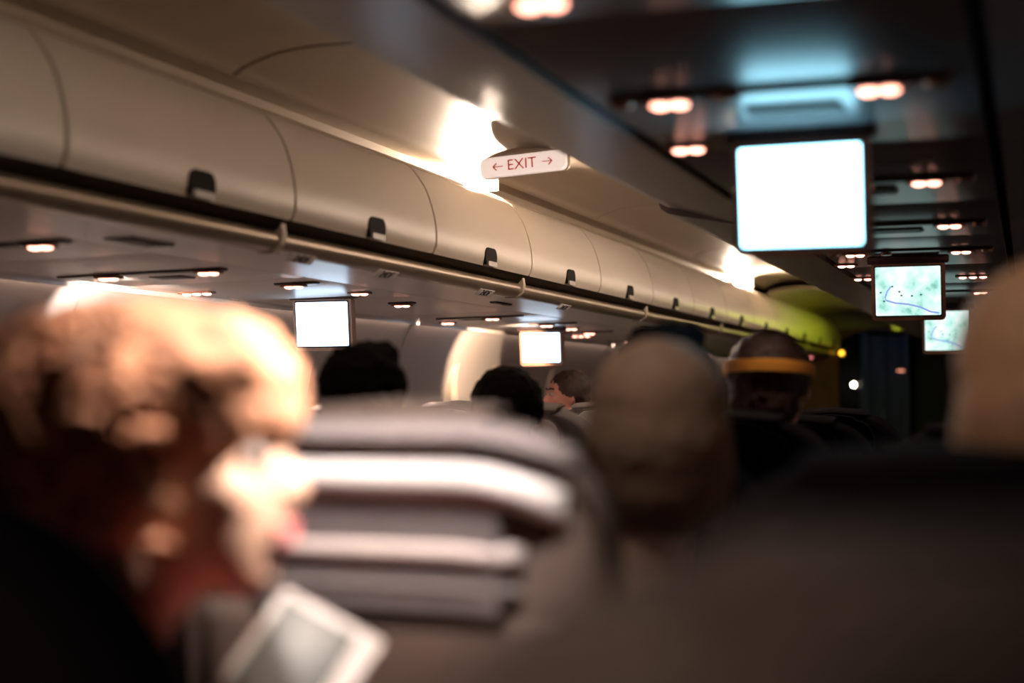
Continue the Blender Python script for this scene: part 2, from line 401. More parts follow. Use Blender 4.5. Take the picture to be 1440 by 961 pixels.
# ================================================================== OVERHEAD BINS, LEFT SIDE
DOORP = catmull([(-1.762, .689), (-1.740, .672), (-1.700, .615), (-1.678, .557), (-1.665, .499), (-1.664, .445), (-1.676, .417)], 4)
BODYP = [(-1.775, .680), (-1.715, .605), (-1.693, .55), (-1.681, .49), (-1.681, .44), (-1.705, .412), (-1.745, .404), (-1.735, .360), (-1.76, .374), (-2.45, .378), (-2.62, .42), (-2.62, .60), (-2.3, .70), (-1.95, .70)]
def door_mesh(y0, y1):
    bm = bmesh.new(); extrude_y(bm, DOORP, y0, y1, closed=False, thick=-.012)
    es = [e for e in bm.edges if abs(e.verts[0].co.y - e.verts[1].co.y) < 1e-6 and len(e.link_faces) == 2 and any(len(f.verts) > 4 for f in e.link_faces)]
    bmesh.ops.bevel(bm, geom=es, offset=.004, segments=2, affect='EDGES')
    return bm
def make_bin(y0, L, label):
    t = thing('overhead_bin', label, 'overhead bin', (-1.70, y0, Z(.38)), group='left overhead bins')
    def rel(o):
        o.matrix_parent_inverse = Matrix.Translation((1.70, -y0, -Z(.38))); return o
    bm = bmesh.new(); extrude_y(bm, BODYP, y0+.002, y0+L-.002); rel(obj('bin_body', bm, M['groove'], t))
    for k in range(2):
        a = y0 + k*L/2; b = a + L/2
        d = rel(obj('bin_door', door_mesh(a+.006, b-.006), M['bin'], t))
        yc = (a+b)/2 + .02
        # latch: dark half-round pocket with a pale lower lip
        bm = bmesh.new(); rounded_plate(bm, .105, .060, .014, .026, Matrix.Translation((-1.6665, yc, Z(.447))) @ Matrix.Rotation(math.radians(90), 4, 'Z'))
        la = rel(obj('latch', bm, M['latch'], t)); la.parent = d; la.matrix_parent_inverse = Matrix.Identity(4)
        bm = bmesh.new(); rounded_plate(bm, .080, .016, .022, .007, Matrix.Translation((-1.665, yc, Z(.424))) @ Matrix.Rotation(math.radians(90), 4, 'Z'))
        lb = obj('latch_paddle', bm, M['latchgrey'], d)
        for x in (la, lb): x.matrix_parent_inverse = Matrix.Identity(4)
    # rail under the doors
    bm = bmesh.new()
    rp = catmull([(-1.728, .392), (-1.712, .391), (-1.700, .383), (-1.697, .368), (-1.704, .354), (-1.722, .344), (-1.745, .343)], 3) + [(-1.745, .36), (-1.740, .385)]
    extrude_y(bm, rp, y0+.004, y0+L-.004); rel(obj('rail', bm, M['rail'], t))
    # joint strip where two bins meet
    bm = bmesh.new()
    jp = [(-1.693, .410), (-1.689, .384), (-1.695, .358), (-1.720, .339), (-1.76, .340), (-1.76, .35), (-1.70, .40)]
    extrude_y(bm, jp, y0+L-.016, y0+L+.006); rel(obj('joint_strip', bm, M['joint'], t))
    return t
LB = 1.74
where = ['nearest overhead bin at the left edge, mostly out of frame and blurred',
         'large near overhead bin left of the curled ceiling joint, blurred latch pocket',
         'overhead bin before the exit sign, brightly lit doors above the left monitor',
         'overhead bin just past the exit sign, with white seam lines',
         'overhead bin half way down the row, above the small far left monitor',
         'overhead bin below the far arch lamp',
         'far overhead bin with the green streak starting on its door',
         'last overhead bin before the galley, tinted yellow green']
for k in range(8):
    y = 3.04 + LB*(k-2)
    L = LB if k < 7 else YF - y - .004
    if L > .4: make_bin(y, L, where[k])

# ================================================================== CENTRE OVERHEAD BINS (seen from below)
SX0, SX1, SZ = -.656, -.039, .452     # the service channel between the two undersides
UL = [(SX0, SZ), (-.80, .478), (-.93, .500), (-.965, .508), (-.985, .522), (-.995, .548), (-1.01, .62), (-1.00, .72), (-.95, .80), (-.60, .80), (-.60, .50), (SX0, .50)]
def make_centre(y0, y1, side, label):
    up = .045 if y1 < 2 else (.022 if y1 < 5 else .004)
    f0 = (lambda p: p) if side < 0 else mir
    f = lambda p: f0([(x, z + (up*(1 if abs(x) > .9 else .3 if abs(x) > .7 else 0) if z < .56 else 0)) for x, z in p])
    x0 = -.80 if side < 0 else 2*CX0+.80
    t = thing('overhead_bin', label, 'overhead bin', (x0, y0, Z(.48)), group='centre overhead bins')
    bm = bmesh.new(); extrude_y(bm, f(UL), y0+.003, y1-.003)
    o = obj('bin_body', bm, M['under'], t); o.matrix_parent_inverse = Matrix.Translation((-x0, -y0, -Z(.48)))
    bm = bmesh.new(); dp = catmull([(-.990, .56), (-1.008, .62), (-1.012, .67), (-1.004, .72), (-.985, .76)], 3)
    extrude_y(bm, f(dp), y0+.008, y1-.008, closed=False, thick=.010*(1 if side < 0 else -1))
    d = obj('bin_door', bm, M['bin'], t); d.matrix_parent_inverse = o.matrix_parent_inverse.copy()
    bm = bmesh.new(); rounded_plate(bm, .10, .05, .012, .02, Matrix.Translation((f([(-1.016, .60)])[0][0], (y0+y1)/2, Z(.60))) @ Matrix.Rotation(math.radians(90), 4, 'Z'))
    obj('latch', bm, M['latch'], d)
    return t
cw = ['centre overhead bin underside directly overhead at the top of the picture',
      'centre overhead bin underside above the glowing large monitor, left of the dark gap',
      'centre overhead bin underside left of the map monitor',
      'centre overhead bin underside past the map monitor, warmly lit',
      'far centre overhead bin underside, fourth beyond the large monitor',
      'last centre overhead bin before the galley opening']
cy = [-1.2, 1.3, 3.95, 6.4, 8.8, 11.1, 13.5]
for k in range(6):
    make_centre(cy[k], cy[k+1], -1, cw[k])
    if k < 5: make_centre(cy[k], cy[k+1], 1, cw[k].replace('underside', 'right-hand underside').replace('left of the dark gap', 'right of its reading lamps').replace('left of the map', 'right of the map').replace('past the map', 'right of and past the map'))
# dark channel behind the service units, leaves the black gaps on both sides
bm = bmesh.new(); extrude_y(bm, [(SX0-.003, .485), (SX1+.003, .485), (SX1+.003, .51), (SX0-.003, .51)], Y0, 13.5)
struct('trim_4', bm, M['gap'])

# ------------------------------------------------------------------ passenger service units
def reading_light(parent, x, y, z, on=True, wide=False, beam=0.0):
    if beam > 0:
        d = bpy.data.lights.new('beam', 'SPOT'); d.energy = beam; d.spot_size = math.radians(75); d.spot_blend = .8; d.color = (1.0, .74, .58); d.shadow_soft_size = .02
        lo = bpy.data.objects.new('beam', d); C.objects.link(lo); lo.location = (x, y, z-.016)
    bm = bmesh.new(); rounded_plate(bm, .082 if not wide else .13, .050, .006, .018, Matrix.Translation((x, y, z-.001)) @ Matrix.Rotation(math.radians(90), 4, 'X'))
    h = obj('reading_light', bm, M['lens_rim'], parent)
    n = 2 if not wide else 3
    for k in range(n):
        bm = bmesh.new(); ball(bm, (x+(k-(n-1)/2)*.030*(1.25 if wide else 1), y, z-.005), (.0145, .0170, .006), 2)
        obj('lens', bm, M['lens'] if on else M['nozzle'], h)
    return h
def spot(name, loc, target, power, size=38, col=WARM, rad=.02):
    d = bpy.data.lights.new(name, 'SPOT'); d.energy = power; d.spot_size = math.radians(size); d.spot_blend = .6; d.color = col; d.shadow_soft_size = rad
    o = bpy.data.objects.new(name, d); C.objects.link(o); o.location = loc
    o.rotation_euler = (Vector(target)-Vector(loc)).to_track_quat('-Z', 'Y').to_euler(); return o
BEAM = {.20: 16.0, 1.07: 12.0, 2.10: 1.5, 3.07: 4.0, 3.89: 2.0, 4.62: 4.0, 6.55: 8.0}
def centre_unit(yb_, y0, y1, bar, lamps, lone, label, grille=None):
    t = thing('service_unit', label, 'service panel', (CX0, y0, Z(SZ)), group='centre service panels')
    inv = Matrix.Translation((-CX0, -y0, -Z(SZ)))
    kids = []
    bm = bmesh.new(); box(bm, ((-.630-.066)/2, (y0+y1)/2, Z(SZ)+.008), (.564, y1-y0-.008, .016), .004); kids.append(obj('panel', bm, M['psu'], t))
    if bar:
        bm = bmesh.new(); box(bm, (-.35, yb_, Z(SZ)-.002), (.50, .050, .014), .006); kids.append(obj('lamp_bar', bm, M['bar'], t))
        for x in (-.585, -.421, -.118):
            bm = bmesh.new(); bmesh.ops.create_cone(bm, segments=20, radius1=.016, radius2=.021, depth=.014, cap_ends=True, matrix=Matrix.Translation((x, yb_, Z(SZ)-.010)))
            kids.append(obj('air_nozzle', bm, M['nozzle'], t))
    for x in lamps: kids.append(reading_light(t, x, yb_, Z(SZ)-.010, beam=BEAM.get(yb_, 1.0)))
    for x, y, w in lone: kids.append(reading_light(t, x, y, Z(SZ)-.002, True, w))
    if grille:
        bm = bmesh.new(); box(bm, (-.345, grille, Z(SZ)-.001), (.15, .085, .006), .002); kids.append(obj('speaker_grille', bm, M['grille'], t))
        bm = bmesh.new()
        for k in range(6): box(bm, (-.345, grille-.035+k*.014, Z(SZ)-.005), (.14, .003, .003))
        kids.append(obj('grille_slats', bm, M['bar'], t))
    for k in kids: k.matrix_parent_inverse = inv.copy()
    return t
CU = [(.20, -.12, .70, True, (-.509, -.199), [], 'unseen service panel added above the camera seat, its lamps lighting the front seat back', None),  # added so that its lamps brighten the big seat back
      (1.07, .75, 1.62, True, (-.509, -.199), [(-.521, 1.53, False)], 'service panel with reading lamps overhead at the very top of the picture', None),
      (2.10, 1.62, 2.62, True, (-.509, -.199), [(-.583, 2.55, False)], 'nearest service panel with reading lamps, above and before the large white monitor', 2.27),
      (3.07, 2.62, 3.50, True, (-.509, -.197), [], 'service panel right behind the large white monitor, lamp to its right', 3.24),
      (3.89, 3.50, 4.26, True, (-.509, -.193), [], 'service panel with small lamp between the two centre monitors', 4.05),
      (4.62, 4.26, 5.22, True, (-.517, -.195), [(-.601, 5.09, False)], 'service panel just above the map monitor', 4.83 - .09),
      (5.70, 5.22, 6.10, False, (), [(-.590, 5.70, True), (-.20, 5.74, True)], 'far service panel with long lit strips beside the map monitor', None),
      (6.55, 6.10, 7.00, True, (-.517, -.195), [], 'service panel behind the map monitor', None),
      (7.45, 7.00, 8.60, False, (), [], 'plain service panel over the farthest centre monitor', None),
      (9.2, 8.60, 11.0, False, (), [], 'plain far service panel before the galley', None)]
for a in CU: centre_unit(*a)

def side_unit(yb_, y0, y1, lamps, lone, bar, label, grilles=()):
    t = thing('service_unit', label, 'service panel', (-2.3, y0, Z(.33)), group='left service panels')
    inv = Matrix.Translation((2.3, -y0, -Z(.33))); kids = []
    tilt = R3('Y', -1.146)
    bm = bmesh.new(); vs = box(bm, (0, 0, 0), (.60, y1-y0-.008, .014), .004, rot=R3('Y', -1.146))
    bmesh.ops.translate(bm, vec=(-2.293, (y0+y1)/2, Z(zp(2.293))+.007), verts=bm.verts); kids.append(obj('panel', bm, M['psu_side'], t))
    if bar:
        bm = bmesh.new(); vs = box(bm, (0, 0, 0), (bar[1]-bar[0], .042, .012), .005, rot=R3('Y', -1.146))
        xm = (bar[0]+bar[1])/2; bmesh.ops.translate(bm, vec=(xm, yb_, Z(zp(xm))-.002), verts=bm.verts); kids.append(obj('lamp_bar', bm, M['bar'], t))
    for x in lamps: kids.append(reading_light(t, x, yb_, Z(zp(x))-.009, beam=P_BEAM_SIDE))
    for x, y, w in lone: kids.append(reading_light(t, x, y, Z(zp(x))-.002, True, w))
    for x, y in grilles:
        bm = bmesh.new(); box(bm, (x, y, Z(zp(x))-.001), (.11, .075, .006), .002); kids.append(obj('speaker_grille', bm, M['grille'], t))
    for k in kids: k.matrix_parent_inverse = inv.copy()
    return t
SU = [(1.75, 1.25, 2.25, (), (), (-2.5, -2.05), 'nearest left service panel, out of the left of the frame', ()),
      (2.60, 2.25, 2.93, (-2.06,), (), (-2.45, -1.99), 'left service panel with a paired lamp at the picture edge', ()),
      (3.32, 2.93, 3.70, (-2.40, -2.08), (), (-2.56, -2.03), 'left service panel with a long dark bar between two lamps', ((-2.30, 3.48),)),
      (3.83, 3.70, 4.55, (-2.10,), ((-2.53, 3.97, True), (-2.093, 4.27, False)), (-2.16, -2.02), 'left service panel above the larger left monitor', ()),
      (4.78, 4.55, 5.50, (-2.17,), (), (-2.22, -2.12), 'left service panel between the two left monitors, bluish from the screen', ()),
      (5.77, 5.50, 6.25, (-2.19,), ((-2.52, 6.06, False),), (-2.45, -2.05), 'left service panel before the smaller left monitor', ((-2.35, 5.93),)),
      (6.45, 6.25, 7.10, (-2.17,), ((-2.205, 6.95, False),), (-2.26, -2.02), 'left service panel over the smaller left monitor', ()),
      (7.35, 7.10, 8.05, (-2.23,), ((-2.40, 7.75, True),), (-2.4, -2.1), 'left service panel beyond the smaller left monitor', ()),
      (8.66, 8.05, 9.2, (-2.36,), (), (-2.5, -2.1), 'far left service panel just above the ash-brown head', ())]
for a in SU: side_unit(*a)
# dark vents set in the inboard strip beside the bins
for y, lb in ((2.70, 'dark air grille above the long dark lamp bar, nearest the camera'), (5.02, 'thin dark air slot in the bluish panel right of the larger left monitor'), (7.2, 'small dark air slot under the bins past the smaller left monitor')):
    bm = bmesh.new(); w = .075 if y < 4 else .03
    box(bm, (-1.87, y, Z(zp(1.87))-.001), (w, .17, .006), .002)
    for k in range(5): box(bm, (-1.87-.03*(w/.075)+k*.015*(w/.075), y, Z(zp(1.87))-.005), (.003, .16, .003))
    tag(obj('air_grille', bm, M['bar']), lb, 'air vent')
# seat-row placards on the rail underside strip
def placard(txt, x, y, z, label, size=.020):
    t = thing('row_placard', label, 'placard', (-1.7115, y, Z(.336)), group='seat row placards under the left bins')
    a = math.radians(48)
    m3 = Matrix(((0, math.sin(a), math.cos(a)), (1, 0, 0), (0, math.cos(a), -math.sin(a))))
    t.rotation_euler = m3.to_euler()
    bm = bmesh.new(); box(bm, (0, 0, 0), (.13, .029, .003), .0008); obj('plate', bm, M['psu_side'], t)
    me = text_mesh(txt, size, .0006)
    o = link('lettering', me, M['ink_text'], t); o.location = (0, 0, .0022)
    return t
placard('24DF', -1.765, 4.44, Z(zp(1.765))-.002, 'readable dark seat-row lettering under the rail left of the white seam', .034)
for y, lb in ((3.16, 'blurred seat-row lettering right after the rail joint, above the larger left monitor'), (3.66, 'faint seat-row lettering on the rail between the second latch and third latch'), (5.3, 'faint seat-row lettering just right of the white seam')):
    placard('24DF', -1.765, y, Z(zp(1.765))-.002, lb, .034)

# ================================================================== MONITORS
def monitor(x, y, ztop, w, h, label, kind, tilt=8, bez='bezel'):
    t = thing('ceiling_monitor', label, 'monitor', (x, y, Z(ztop)), (math.radians(tilt), 0, 0), group='drop-down cabin monitors')
    bm = bmesh.new(); rounded_plate(bm, w+.026, h+.030, .030, .012, Matrix.Translation((0, .017, -h/2-.012)))
    bmesh.ops.bevel(bm, geom=[e for e in bm.edges if abs(e.verts[0].co.y-e.verts[1].co.y) < 1e-5], offset=.003, segments=2, affect='EDGES')
    cs = obj('bezel', bm, M[bez], t)
    bm = bmesh.new(); rounded_plate(bm, w+.008, h+.010, .004, .006, Matrix.Translation((0, .001, -h/2-.010))); obj('inner_frame', bm, M['bezel_dark'], t)
    bm = bmesh.new(); rounded_plate(bm, w, h, .003, .004, Matrix.Translation((0, -.0015, -h/2-.010)))
    s = obj('screen', bm, M[{'white': 'scr_white', 'side': 'scr_side', 'map': 'scr_map'}[kind]], t)
    bm = bmesh.new(); box(bm, (0, .02, .012), (w+.05, .05, .026), .005); box(bm, (-w/2+.03, .02, .03), (.03, .03, .03), .004); box(bm, (w/2-.03, .02, .03), (.03, .03, .03), .004)
    obj('hinge_mount', bm, M['bezel_dark'], t)
    if kind == 'map':
        def pl(pts, wd, m, nm):
            bm = bmesh.new(); tube(bm, [(a*w, -.0035, b*h-h/2-.010) for a, b in pts], wd, 6); obj(nm, bm, m, s)
        pl([(-.26, .10), (-.32, .0), (-.35, -.12), (-.34, -.18), (-.20, -.24), (.0, -.27), (.18, -.33), (.34, -.43), (.47, -.46)], .0030, M['route'], 'route_line')
        bm = bmesh.new()
        for a, b in ((-.42, -.02), (-.37, -.20), (-.13, -.01), (-.10, -.09), (-.24, .10), (.2, -.08), (.06, -.10)):
            ball(bm, (a*w, -.0035, b*h-h/2-.010), (.004, .001, .003), 2)
        obj('map_marks', bm, M['town'], s)
    return t
SW, SH = .200, .158
monitor(-.366, 2.44, .432, SW+.006, SH+.012, 'large blank white monitor hanging in the upper right, nearest the camera', 'white')
monitor(-.366, 4.74, .418, SW+.004, SH, 'monitor showing a pale map with a blue route line, behind the large white one', 'map')
monitor(-.366, 7.06, .400, SW+.004, SH+.03, 'farthest centre monitor, map partly hidden behind the tan head', 'map')
monitor(-2.310, 4.41, .326, SW, SH-.004, 'blank white monitor with peach frame under the left bins, larger of the left two', 'side', 6, 'bezel_light')
monitor(-2.310, 6.77, .312, SW, SH-.010, 'small blank white monitor under the left bins, farther of the left two', 'side', 6, 'bezel')

# ================================================================== EXIT SIGN
t = thing('exit_sign', 'lit white EXIT sign with red arrows hanging from the aisle ceiling', 'exit sign', (-1.428, 4.03, Z(.690)), (0, math.radians(-3.2), 0))
bm = bmesh.new(); rounded_plate(bm, .276, .060, .026, .018, Matrix.Identity(4))
bmesh.ops.bevel(bm, geom=[e for e in bm.edges if abs(e.verts[0].co.y-e.verts[1].co.y) < 1e-5], offset=.004, segments=2, affect='EDGES')
obj('lit_face', bm, M['exit_face'], t)
bm = bmesh.new()   # crescent-shaped housing over the face
up = [(-.130 + .26*k/16, .026 + .026*math.sin(math.pi*(k/16)**.8)) for k in range(17)]
A = [bm.verts.new((x, -.006, z)) for x, z in up] + [bm.verts.new((.130, -.006, .018)), bm.verts.new((-.130, -.006, .018))]
B = [bm.verts.new((v.co.x, .036, v.co.z)) for v in A]
bm.faces.new(A); bm.faces.new(B[::-1])
for i in range(len(A)): bm.faces.new((A[i], B[i], B[(i+1) % len(A)], A[(i+1) % len(A)]))
obj('housing', bm, M['exit_house'], t)
bm = bmesh.new(); rounded_plate(bm, .284, .066, .016, .020, Matrix.Translation((0, .008, 0))); obj('rim', bm, M['exit_house'], t)
me = text_mesh('EXIT', .046, .0006); o = link('lettering', me, M['red'], t); o.rotation_euler = (math.pi/2, 0, 0); o.location = (-.002, -.0150, 0)
for s in (-1, 1):
    bm = bmesh.new()
    x0, x1 = s*.062, s*.094
    box(bm, ((x0+x1)/2, -.0145, 0), (.032, .0015, .0026))
    for q in (1, -1):
        box(bm, (s*.0885, -.0145, q*.0055), (.0165, .0015, .0034), rot=None)
        vs = bm.verts[-8:] if False else None
    bm.verts.ensure_lookup_table()
    # bend the two short strokes into an arrow head
    for i, q in ((1, 1), (2, -1)):
        vs = [bm.verts[j] for j in range(i*8, i*8+8)]
        bmesh.ops.rotate(bm, cent=(s*.0885, -.0145, q*.0055), matrix=Matrix.Rotation(s*q*math.radians(42), 3, 'Y'), verts=vs)
    obj('arrow', bm, M['red'], t)
# grey dome fairing above the sign
bm = bmesh.new()
ball(bm, (-1.40, 4.12, Z(.835)), (.165, .10, .115), 4)
tag(obj('sign_fairing', bm, M['fairing']), 'grey rounded ceiling fairing just above the EXIT sign', 'fairing')

# ================================================================== ARCH LAMPS IN THE AISLE CEILING
def aisle_lamp(p, label, m, dy=.05):
    """short tube lamp lying in the slot between the bins and the vault, with two end caps"""
    t = thing('ceiling_light', label, 'ceiling light', (p[0], p[1], Z(p[2])))
    bm = bmesh.new(); tapered(bm, (-.006, -dy, -.004), (.006, dy, .004), .022, .022, 16); obj('lamp_tube', bm, m, t)
    bm = bmesh.new(); box(bm, (.012, dy+.045, .004), (.105, .004, .060), .0015); obj('lamp_shade', bm, M['vault'], t)  # fin added to keep lamp light off the ceiling beyond
    for q, c in ((-1, (-.026, -dy, -.022)), (1, (-.020, dy, -.016))):
        bm = bmesh.new(); ball(bm, c, (.016, .008, .016), 3); obj('lamp_holder', bm, M['exit_house'], t)
    return t
aisle_lamp((-1.850, 4.70, .752), 'brilliant warm lamp washing the ceiling left of the EXIT sign', M['arch'], .022)
aisle_lamp((-1.850, 9.65, .752), 'second bright warm lamp far down the aisle ceiling', M['arch2'], .05)
fill_strips = [mat('fill_strip_%d' % k, (1, .8, .6), .4, emit=(1.0, .76, .58), estr=e) for k, e in enumerate((0.8, 9.0, 34.0, 18.0, 9.0))]
# unseen strips added on the centre bin flanks to light the doors, hooded above
for k in range(5):
    for sd in (-1, 1):
        x = -1.030 if sd < 0 else 2*CX0+1.030
        y0, y1 = cy[k]+.05, cy[k+1]-.05
        t = thing('strip_light', 'unseen warm fill strip added on the %s flank of a centre bin, facing the aisle ceiling' % ('left' if sd < 0 else 'right'), 'strip light', (x, (y0+y1)/2, Z(.64)), group='added warm fill strips %s' % ('left' if sd < 0 else 'right'))
        bm = bmesh.new(); box(bm, (0, 0, 0), (.012, y1-y0, .030), .003); obj('lens', bm, fill_strips[k], t)
        bm = bmesh.new(); box(bm, (-sd*.010, 0, 0), (.010, y1-y0+.01, .044), .003); box(bm, (sd*.035, 0, .020), (.110, y1-y0+.01, .005), .002); obj('lamp_base', bm, M['plastic_grey'], t)  # hood added to keep strip light off the vault
# green strip lamp on the aisle flank of the last centre bins
t = thing('strip_light', 'yellow-green glowing strip at the far end of the aisle ceiling edge', 'strip light', (-1.035, 11.5, Z(.60)))
bm = bmesh.new(); tube(bm, [(0, -1.2, 0), (0, 1.2, 0)], .012, 10); obj('tube', bm, M['green'], t)
bm = bmesh.new(); box(bm, (.014, 0, 0), (.012, 2.46, .034), .003); box(bm, (-.030, 0, .015), (.110, 2.46, .004), .001); box(bm, (-.03, 1.235, -.02), (.11, .005, .075), .001); obj('lamp_base', bm, M['plastic_grey'], t)  # hood and end plate added to block green light from ceiling and passage

for k, (a_, b_) in enumerate(zip(YW, YW[1:])):  # strips added to brighten the sidewall and bounce onto the panels
    t = thing('strip_light', 'unseen fill strip added between the left sidewall and the service panels', 'strip light', (-2.635, (a_+b_)/2, Z(.318)), group='added sidewall fill strips')
    bm = bmesh.new(); box(bm, (0, 0, 0), (.014, b_-a_-.06, .010), .003); obj('lens', bm, M['wash'], t)
    bm = bmesh.new(); box(bm, (.012, 0, .002), (.008, b_-a_-.05, .020), .003); obj('lamp_base', bm, M['psu_side'], t)
# ================================================================== SIDEWALL SEAT PLACARD
t = thing('seat_placard', 'sidewall placard with a yellow block and black seat symbols', 'placard', (wall_x(.16)+.014, 4.66, Z(.158)), (0, 0, 0))
bm = bmesh.new(); box(bm, (0, 0, 0), (.003, .46, .085), .001); obj('plate', bm, M['wall'], t)
bm = bmesh.new(); box(bm, (.003, -.150, 0), (.002, .080, .066), .0008); obj('yellow_block', bm, M['yellow'], t)
me = text_mesh('1 / 0 8', .062, .0008); o = link('lettering', me, M['ink_text'], t); o.rotation_euler = (math.pi/2, 0, math.pi/2); o.location = (.0035, .055, 0); o.scale = (1.35, 1, 1)

# ================================================================== SEATS
def back_bm(w, h, t, r, y=0, z0=0, lean=6, top_bow=.02, n=18):
    """cushioned seat back: rounded upper corners, bowed top, pillowed faces; local +Y is forward"""
    bm = bmesh.new()
    prof = []
    for k in range(n+1):
        a = math.pi/2*k/n; prof.append((w/2-r+r*math.sin(a)**.9, h-r+r*math.cos(a)))
    right = prof[1:] + [(w/2, h*.45), (w/2*.97, 0)]
    cont = [(-x, z) for x, z in reversed(right)] + [(-w/4, h+top_bow*.6), (0, h+top_bow), (w/4, h+top_bow*.6)] + right
    rings = []
    for s, off in ((1.0, .5), (1.0, .5)): pass
    layers = [(-.5, .90), (-.44, .96), (-.28, 1.0), (.28, 1.0), (.44, .96), (.5, .90)]
    for f, sc in layers:
        ins = (1-sc)*.22
        rings.append([bm.verts.new((x*(1-ins*.5/(w/2)*.5) if abs(x) > 1e-4 else 0, f*t, z0+z*(1-ins*.35))) for x, z in cont])
    for A, B in zip(rings, rings[1:]):
        for k in range(len(A)): bm.faces.new((A[k], A[(k+1) % len(A)], B[(k+1) % len(B)], B[k]))
    for R, fl in ((rings[0], False), (rings[-1], True)):
        bm.faces.new(R if not fl else R[::-1])
    return bm
def make_seat(label, x, y, top, w=.47, fabric='seat', variant=None, group='dark cabin seats'):
    """y is the back face of the seat back at its top"""
    t = thing('passenger_seat', label, 'seat', (x, y, 0), group=group)
    zt = Z(top); zs = .46; m = M[fabric]
    lean = math.radians(8)
    def leaned(o, z0=zs):
        # pivot the back about the cushion so that its top meets y
        H = zt - zs
        o.rotation_euler = (lean, 0, 0); o.location = (0, .05 + math.tan(lean)*H, zs); return o
    H = (zt-zs)/math.cos(lean)
    leaned(obj('backrest', back_bm(w, H, .10, .15), M['seat_brown'] if variant == 'striped' else m, t, ang=60))
    bm = back_bm(w*.60, .17, .125, .06, 0, H-.18); hr = leaned(obj('headrest', bm, M['seat_grey'] if variant == 'striped' else m, t, ang=60))
    yc = .05 + math.tan(lean)*H
    bm = bmesh.new(); box(bm, (0, yc+.27, zs-.03), (w*.94, .50, .13), .04, seg=3); obj('seat_cushion', bm, m, t)
    bm = bmesh.new(); box(bm, (0, yc+.25, zs-.13), (w*.9, .46, .06), .015)
    obj('seat_frame', bm, M['plastic_grey'], t)
    for sx in (-1, 1):
        bm = bmesh.new(); tube(bm, [(sx*.17, yc+.02, 0), (sx*.17, yc+.05, .35)], .018, 8); obj('leg', bm, M['metal'], t)
        bm = bmesh.new(); tube(bm, [(sx*.17, yc+.44, 0), (sx*.17, yc+.38, .35)], .018, 8); obj('leg', bm, M['metal'], t)
        bm = bmesh.new(); box(bm, (sx*(w/2+.012), yc+.24, .64), (.045, .44, .05), .018, seg=3); box(bm, (sx*(w/2+.012), yc+.10, .52), (.03, .12, .22), .01)
        obj('armrest', bm, M['seat_dark'], t)
    if variant == 'cloth':
        bm = back_bm(w*.56, .15, .14, .05, 0, H-.165); leaned(obj('headrest_cloth', bm, M['cloth_white'], t, ang=60))  # white cloth added to bounce lamp light up onto the service panels
    if variant == 'striped':
        # pale cloth over the headrest, padded rolls and the folded tray below it
        def band(z0, z1, hw, proud, m, nm, drop):
            bm = bmesh.new(); n = 24; rows = 9
            g = []
            for j in range(rows):
                q = j/(rows-1); row = []
                for i in range(n+1):
                    u = -1+2*i/n; e = max(0, abs(u)-.45)/.55
                    z = z1+(z0-z1)*q - drop*e*e
                    yy = -.050 - proud*math.sin(math.pi*min(1, max(0, q)))**.6*(1-e**4*.8)
                    row.append(bm.verts.new((u*hw, yy, z-zs)))
                g.append(row)
            for a, b in zip(g, g[1:]):
                for k in range(n): bm.faces.new((a[k], a[k+1], b[k+1], b[k]))
            o = leaned(obj(nm, bm, m, t)); sol = o.modifiers.new('s', 'SOLIDIFY'); sol.thickness = .008; return o
        band(zt-.010, zt+.018, w*.47, .028, M['seat_grey'], 'top_roll', .030)
        band(zt-.064, zt-.014, w*.44, .026, M['cloth_white'], 'headrest_cloth', .030)
        band(zt-.128, zt-.100, w*.34, .020, M['tray'], 'tray_table', .006)
        band(zt-.156, zt-.142, w*.33, .016, M['seat_grey'], 'tray_latch_strip', .004)
        band(zt-.38, zt-.175, w*.45, .012, M['seat_brown'], 'seat_pocket', .0)
    return t
make_seat('huge blurred dark brown seat back filling the bottom right corner', .045, .44, -.064, .58, 'seat')
make_seat('black seat back in the lower left, hiding the blonde woman\'s shoulders', -.575, .46, -.045, .46, 'seat_dark')
make_seat('pale striped seat back in the middle, white headrest cloth catching light', -.625, 1.30, -.030, .47, 'seat_grey', 'striped')
rows = [(-1.93, 5.52, -.06, 'grey window seat the pink-faced passenger looks back over'),
        (-.09, 1.30, -.07, 'dark seat back behind the huge front seat, under the tan head'),
        (-.60, 2.14, -.09, 'dark seat in front of the ash-brown head'), (-.09, 2.14, -.09, 'dark seat back in the black area right of the ash-brown head'),
        (-.60, 2.98, -.06, 'dark seat behind the person with the orange band'), (-.09, 2.98, -.08, 'dark seat to the right of the orange band'),
        (-.60, 3.82, -.08, 'dark seat in front of the orange band, seen as blackness'), (-.09, 3.82, -.08, 'dark seat below the map monitor'),
        (-.60, 4.66, -.07, 'farthest dark seat left of the galley door'), (-.09, 4.66, -.07, 'farthest dark seat under the galley door'),
        (-1.37, 2.98, -.05, 'grey aisle seat with added light-bouncing headrest cloth behind the nearer black-haired passenger'), (-1.93, 2.98, -.05, 'grey window seat with added light-bouncing headrest cloth below the larger left monitor'),
        (-1.37, 3.82, -.05, 'grey aisle seat with added light-bouncing headrest cloth behind the farther black-haired passenger'), (-1.93, 3.82, -.05, 'grey window seat with added light-bouncing headrest cloth between the two left monitors'),
        (-1.37, 4.66, -.05, 'grey aisle seat with added light-bouncing headrest cloth ahead of the two black-haired passengers'), (-1.93, 4.66, -.05, 'grey window seat with added light-bouncing headrest cloth by the brightly lit window surround'),
        (-1.37, 2.14, -.06, 'grey aisle seat with added light-bouncing headrest cloth beside the pale striped seat'), (-1.93, 2.14, -.06, 'grey window seat with pale headrest cloth behind the blonde woman\'s curls')]
for x, y, tp, lb in rows: make_seat(lb, x, y, tp, .45, 'seat_dark' if x > -1 else 'seat_grey', None if x > -1 else 'cloth')

